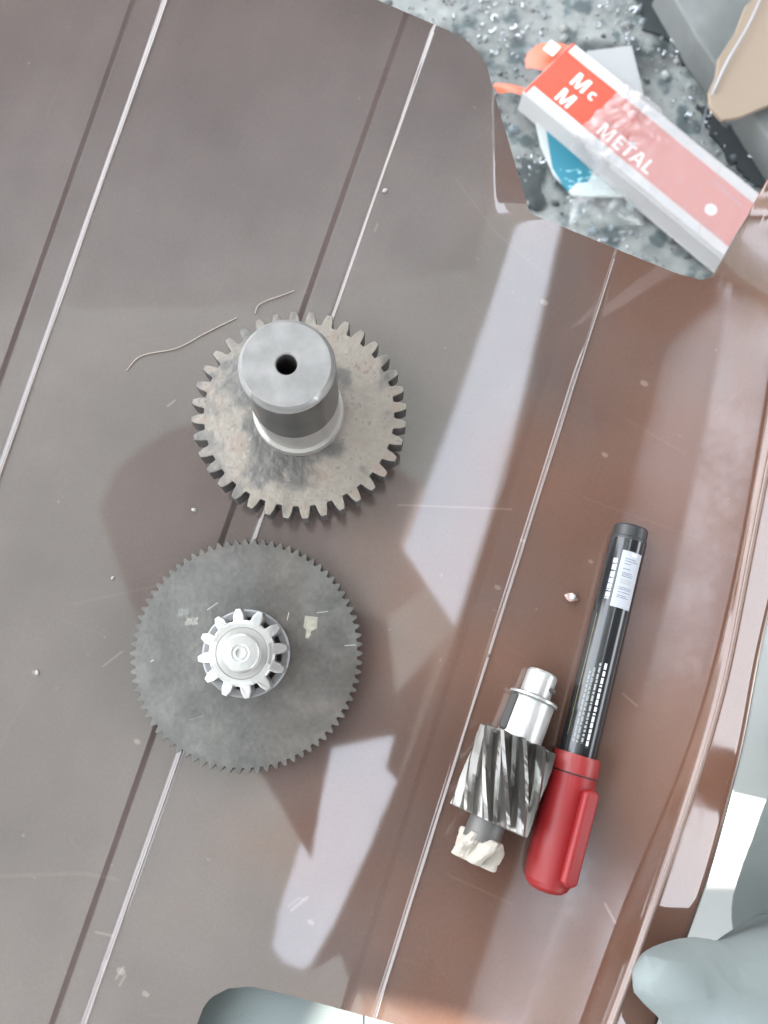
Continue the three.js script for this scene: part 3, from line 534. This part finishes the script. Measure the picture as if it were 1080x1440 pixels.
  for (let i = 0; i < pa.count; i++) pu.setXY(i, (pa.getX(i) - b.min.x) / (b.max.x - b.min.x) * 1.3, 1 - (pa.getZ(i) - b.min.z) / (b.max.z - b.min.z));
  single('packet', pg, mat(1, 1, 1, { map: pk, roughness: 0.35 }), 'flat blue and white packet sticking out from under the carton', 'packet');
  single('paper_scrap', slab(px([[826, 72], [888, 64], [905, 132], [880, 160], [830, 120]], 0.012), 0.012, 0.0012, 0.0003), mat(0.28, 0.285, 0.28, { roughness: 0.5 }), 'pale creased paper scrap behind the upper side of the carton', 'paper');
  // tan cardboard, slab, wire
  const slabP = px([[936, -30], [985, 55], [1055, 150], [1120, 250], [1300, 250], [1300, -200], [980, -120]], 0.035);
  const sl = tex(256, (x, y) => { const k = 0.10 + 0.07 * fbm(x * 7, y * 7, 131, 5, 7); return [k * 0.95, k, k * 0.96]; });
  sl.repeat.set(5, 5);
  single('stone_slab', slab(slabP, 0.035, 0.034, 0.002), mat(1, 1, 1, { map: sl, roughness: 0.75 }), 'grey green stone slab behind the tan cardboard at the upper right corner', 'slab');
  const cb = px([[1130, -60], [1050, 8], [1036, 45], [1012, 82], [1008, 108], [998, 130], [1000, 150], [1016, 167], [1040, 163], [1086, 144], [1180, 108]], 0.05);
  const cbg = slab(cb, 0.05, 0.004, 0.0009);
  single('cardboard_scrap', cbg, mat(0.22, 0.17, 0.125, { roughness: 0.85 }), 'torn tan cardboard piece lying over the stone slab', 'cardboard');
  const wire = new THREE.TubeGeometry(new THREE.CatmullRomCurve3([at(1078, -20, 0.054), at(1050, 40, 0.055), at(1022, 88, 0.054), at(1002, 132, 0.050), at(992, 158, 0.03), at(986, 190, 0.012)]), 60, 0.0009, 8);
  single('wire', wire, mat(0.30, 0.32, 0.35, { metalness: 0.6, roughness: 0.4 }), 'thin grey wire along the edge of the tan cardboard', 'wire');
  // clear plastic bag with wet glints below the packet
  const bag = grid(30, 18, (i, j) => { const p = at(lerp(800, 905, i / 30), lerp(268, 318, j / 18), 0); const e = Math.sin(Math.PI * i / 30) * Math.sin(Math.PI * j / 18); p.y = 0.002 + 0.012 * Math.sqrt(e) * (0.7 + 0.7 * fbm(i * 0.22, j * 0.25, 29, 2)); return p; });
  single('plastic_bag', bag, phys(0.95, 0.97, 0.96, { roughness: 0.06, transmission: 0.9, thickness: 0, ior: 1.45 }), 'small clear plastic bag shining wet below the blue packet', 'plastic bag');

  // oily wet patches
  const oil = phys(0.035, 0.04, 0.042, { roughness: 0.12, bumpMap: tex(256, (x, y) => fbm(x * 30, y * 30, 171, 4, 30), false), bumpScale: 0.0012 });
  const patch = (list, n, label) => { const c = list.map(q => at(q[0], q[1], 0)), pts = []; for (let i = 0; i < c.length; i++) { const a = c[i], b2 = c[(i + 1) % c.length]; for (let k = 0; k < 9; k++) { const t = k / 9, p = a.clone().lerp(b2, t); p.x += 0.018 * (fbm(p.x * 90, p.z * 90, n, 3) - 0.5); p.z += 0.018 * (fbm(p.x * 90, p.z * 90, n + 9, 3) - 0.5); pts.push(p); } } single('oil_stain', slab(pts, 0.003, 0.0025), oil, label, 'stain'); };
  patch([[880, -20], [935, -30], [985, 60], [1000, 120], [975, 110], [945, 60], [905, 40]], 180, 'dark wet oil stain along the edge of the stone slab');
  patch([[985, 150], [1020, 175], [1070, 170], [1100, 260], [1075, 275], [1040, 250], [1000, 195]], 190, 'dark wet oil stain between the carton and the tan cardboard');
  patch([[735, 225], [760, 240], [768, 290], [745, 298], [725, 260]], 200, 'small dark wet oil stain left of the blue packet');
  // gravel and turnings
  const st = new THREE.IcosahedronGeometry(1, 1), sp = st.attributes.position;
  for (let i = 0; i < sp.count; i++) { const k = 0.8 + 0.4 * hash(Math.round(sp.getX(i) * 40), Math.round(sp.getY(i) * 40 + 77 * sp.getZ(i)), 6); sp.setXYZ(i, sp.getX(i) * k, sp.getY(i) * k * 0.7, sp.getZ(i) * k); }
  st.computeVertexNormals();
  const N = 3200, gm = new THREE.InstancedMesh(st, mat(1, 1, 1, { roughness: 0.7 }), N), M = new THREE.Matrix4(), Q = new THREE.Quaternion(), E = new THREE.Euler();
  for (let i = 0; i < N; i++) {
    const x = rr(-0.05, 0.62), z = rr(-0.85, -0.2), s = 0.0010 + 0.0036 * Math.pow(rnd(), 6), w = sst(0.45, 0.6, fbm(x * 14, z * 14, 41, 3));
    E.set(rr(0, 6), rr(0, 6), rr(0, 6)); Q.setFromEuler(E); M.compose(V(x, s * 0.25, z), Q, V(s, s, s)); gm.setMatrixAt(i, M);
    const k = rr(0.12, 0.26) * (1 - 0.7 * w), t = rnd(); gm.setColorAt(i, new THREE.Color(k * lerp(0.8, 1, t), k, k * lerp(1.1, 0.94, t)));
  }
  gm.castShadow = gm.receiveShadow = true; gm.name = 'gravel'; gm.userData = { label: 'loose grey gravel and grit over the ground behind the seat', category: 'gravel', kind: 'stuff' }; scene.add(gm);
  const NC = 420, cm = new THREE.InstancedMesh(new THREE.TorusGeometry(1, 0.33, 6, 12, 4), mat(0.45, 0.48, 0.50, { metalness: 0.95, roughness: 0.14 }), NC);
  const spots = [[900, 10, 60], [935, 40, 60], [1040, 200, 60], [985, 165, 45], [745, 250, 40], [690, 20, 60], [980, 60, 40], [830, 330, 70], [720, 60, 50]];
  for (let i = 0; i < NC; i++) {
    const [u, v, r] = spots[i % spots.length], p = at(u + rr(-r, r), v + rr(-r, r) * 0.7, 0), s = 0.0006 + 0.0026 * Math.pow(rnd(), 2.5);
    E.set(rr(0, 6), rr(0, 6), rr(0, 6)); Q.setFromEuler(E); M.compose(V(p.x, s * 0.8, p.z), Q, V(s, s, s)); cm.setMatrixAt(i, M);
  }
  cm.castShadow = cm.receiveShadow = true; cm.name = 'metal_turnings'; cm.userData = { label: 'shiny curled metal turnings lying in the dark gravel', category: 'turnings', kind: 'stuff' }; scene.add(cm);
}

// ---------------------------------------------------------------- the person in front of the chair: trouser legs
{
  const ends = [];
  const cap = (a, ra, b, rb) => ends.push([a, ra, b, rb]);
  const S = 1198;
  const ball = (u, v, y, rpx) => [at(u, v, y), rpx * (SEAT + RISE - y) / S];
  const K1 = ball(430, 1415, 0.325, 215), T1 = ball(720, 1740, 0.22, 250);
  cap(K1[0], K1[1], T1[0], T1[1]);
  const K2 = ball(934, 1381, 0.43, 44), T2 = ball(1250, 1540, 0.35, 235);
  cap(K2[0], K2[1], T2[0], T2[1]);
  const S1 = ball(1165, 1330, 0.26, 120), F1 = ball(1225, 1080, 0.07, 112);
  cap(S1[0], S1[1], F1[0], F1[1]);
  cap(T1[0], T1[1], V(0.16, 0.25, 0.42), 0.09); cap(T2[0], T2[1], V(0.24, 0.30, 0.38), 0.08);
  const box = new THREE.Box3(); for (const [a, ra, b, rb] of ends) { box.expandByPoint(a.clone().addScalar(ra)); box.expandByPoint(a.clone().addScalar(-ra)); box.expandByPoint(b.clone().addScalar(rb)); box.expandByPoint(b.clone().addScalar(-rb)); }
  box.expandByScalar(0.02);
  const size = box.getSize(V(0, 0, 0)), mx = Math.max(size.x, size.y, size.z), ctr = box.getCenter(V(0, 0, 0)), N = 110;
  const mc = new MarchingCubes(N, new THREE.MeshBasicMaterial(), false, false, 400000);
  mc.isolation = 0;
  const sd = (p, a, ra, b, rb) => { const ab = b.clone().sub(a), l2 = ab.lengthSq(), t = clamp(p.clone().sub(a).dot(ab) / l2 + (rb - ra) * 0.0, 0, 1); const d = rb - ra, l = Math.sqrt(l2); const ap = p.clone().sub(a), y = ap.dot(ab) / l, x = Math.sqrt(Math.max(0, ap.lengthSq() - y * y)); const sn = clamp(d / l, -0.98, 0.98), cs = Math.sqrt(1 - sn * sn); const tt = clamp((y + x * sn / cs) / l, 0, 1); return Math.hypot(x, y - tt * l) - (ra + d * tt); };
  const p = V(0, 0, 0);
  for (let k = 0; k < N; k++) for (let j = 0; j < N; j++) for (let i = 0; i < N; i++) {
    p.set((i / N * 2 - 1) * mx / 2 + ctr.x, (j / N * 2 - 1) * mx / 2 + ctr.y, (k / N * 2 - 1) * mx / 2 + ctr.z);
    let d = 1e9; for (const e of ends) { const q = sd(p, ...e), s = 0.006, h = clamp(0.5 + 0.5 * (d - q) / s, 0, 1); d = d > 1e8 ? q : lerp(d, q, h) - s * h * (1 - h); }
    d += 0.007 * (fbm(p.x * 20 + p.y * 9, p.z * 24 - p.y * 14, 55, 3) - 0.5) + 0.0022 * Math.sin(p.x * 60 + p.z * 95 + 5 * fbm(p.x * 9, p.z * 9, 58, 2)) * sst(0.15, 0.2, p.x + p.z);
    mc.field[i + j * N + k * N * N] = -d;
  }
  mc.update();
  const cnt = mc.count, g = new THREE.BufferGeometry(), pos = new Float32Array(mc.positionArray.slice(0, cnt * 3));
  for (let i = 0; i < cnt; i++) { pos[3 * i] = pos[3 * i] * mx / 2 + ctr.x; pos[3 * i + 1] = pos[3 * i + 1] * mx / 2 + ctr.y; pos[3 * i + 2] = pos[3 * i + 2] * mx / 2 + ctr.z; }
  g.setAttribute('position', new THREE.BufferAttribute(pos, 3));
  const g2 = mergeVertices(g, 1e-5); g2.computeVertexNormals();
  const u = new Float32Array(g2.attributes.position.count * 2); for (let i = 0; i < u.length / 2; i++) { u[2 * i] = g2.attributes.position.getX(i) * 6; u[2 * i + 1] = g2.attributes.position.getZ(i) * 6 + g2.attributes.position.getY(i) * 4; }
  g2.setAttribute('uv', new THREE.BufferAttribute(u, 2));
  const weave = tex(512, (x, y) => clamp(0.5 + 0.9 * (fbm(x * 3, y * 5, 141, 2) - 0.5) + 0.35 * (fbm(x * 6 + 2 * y, y * 3, 145, 2) - 0.5), 0, 1), false);
  const person = thing('person', 'person in loose pale grey-green trousers crouching at the seat, only the legs in view', 'person');
  part('trousers', g2, mat(0.165, 0.19, 0.186, { roughness: 0.95, bumpMap: weave, bumpScale: 0.012 }), person);
}

renderer.render(scene, camera);
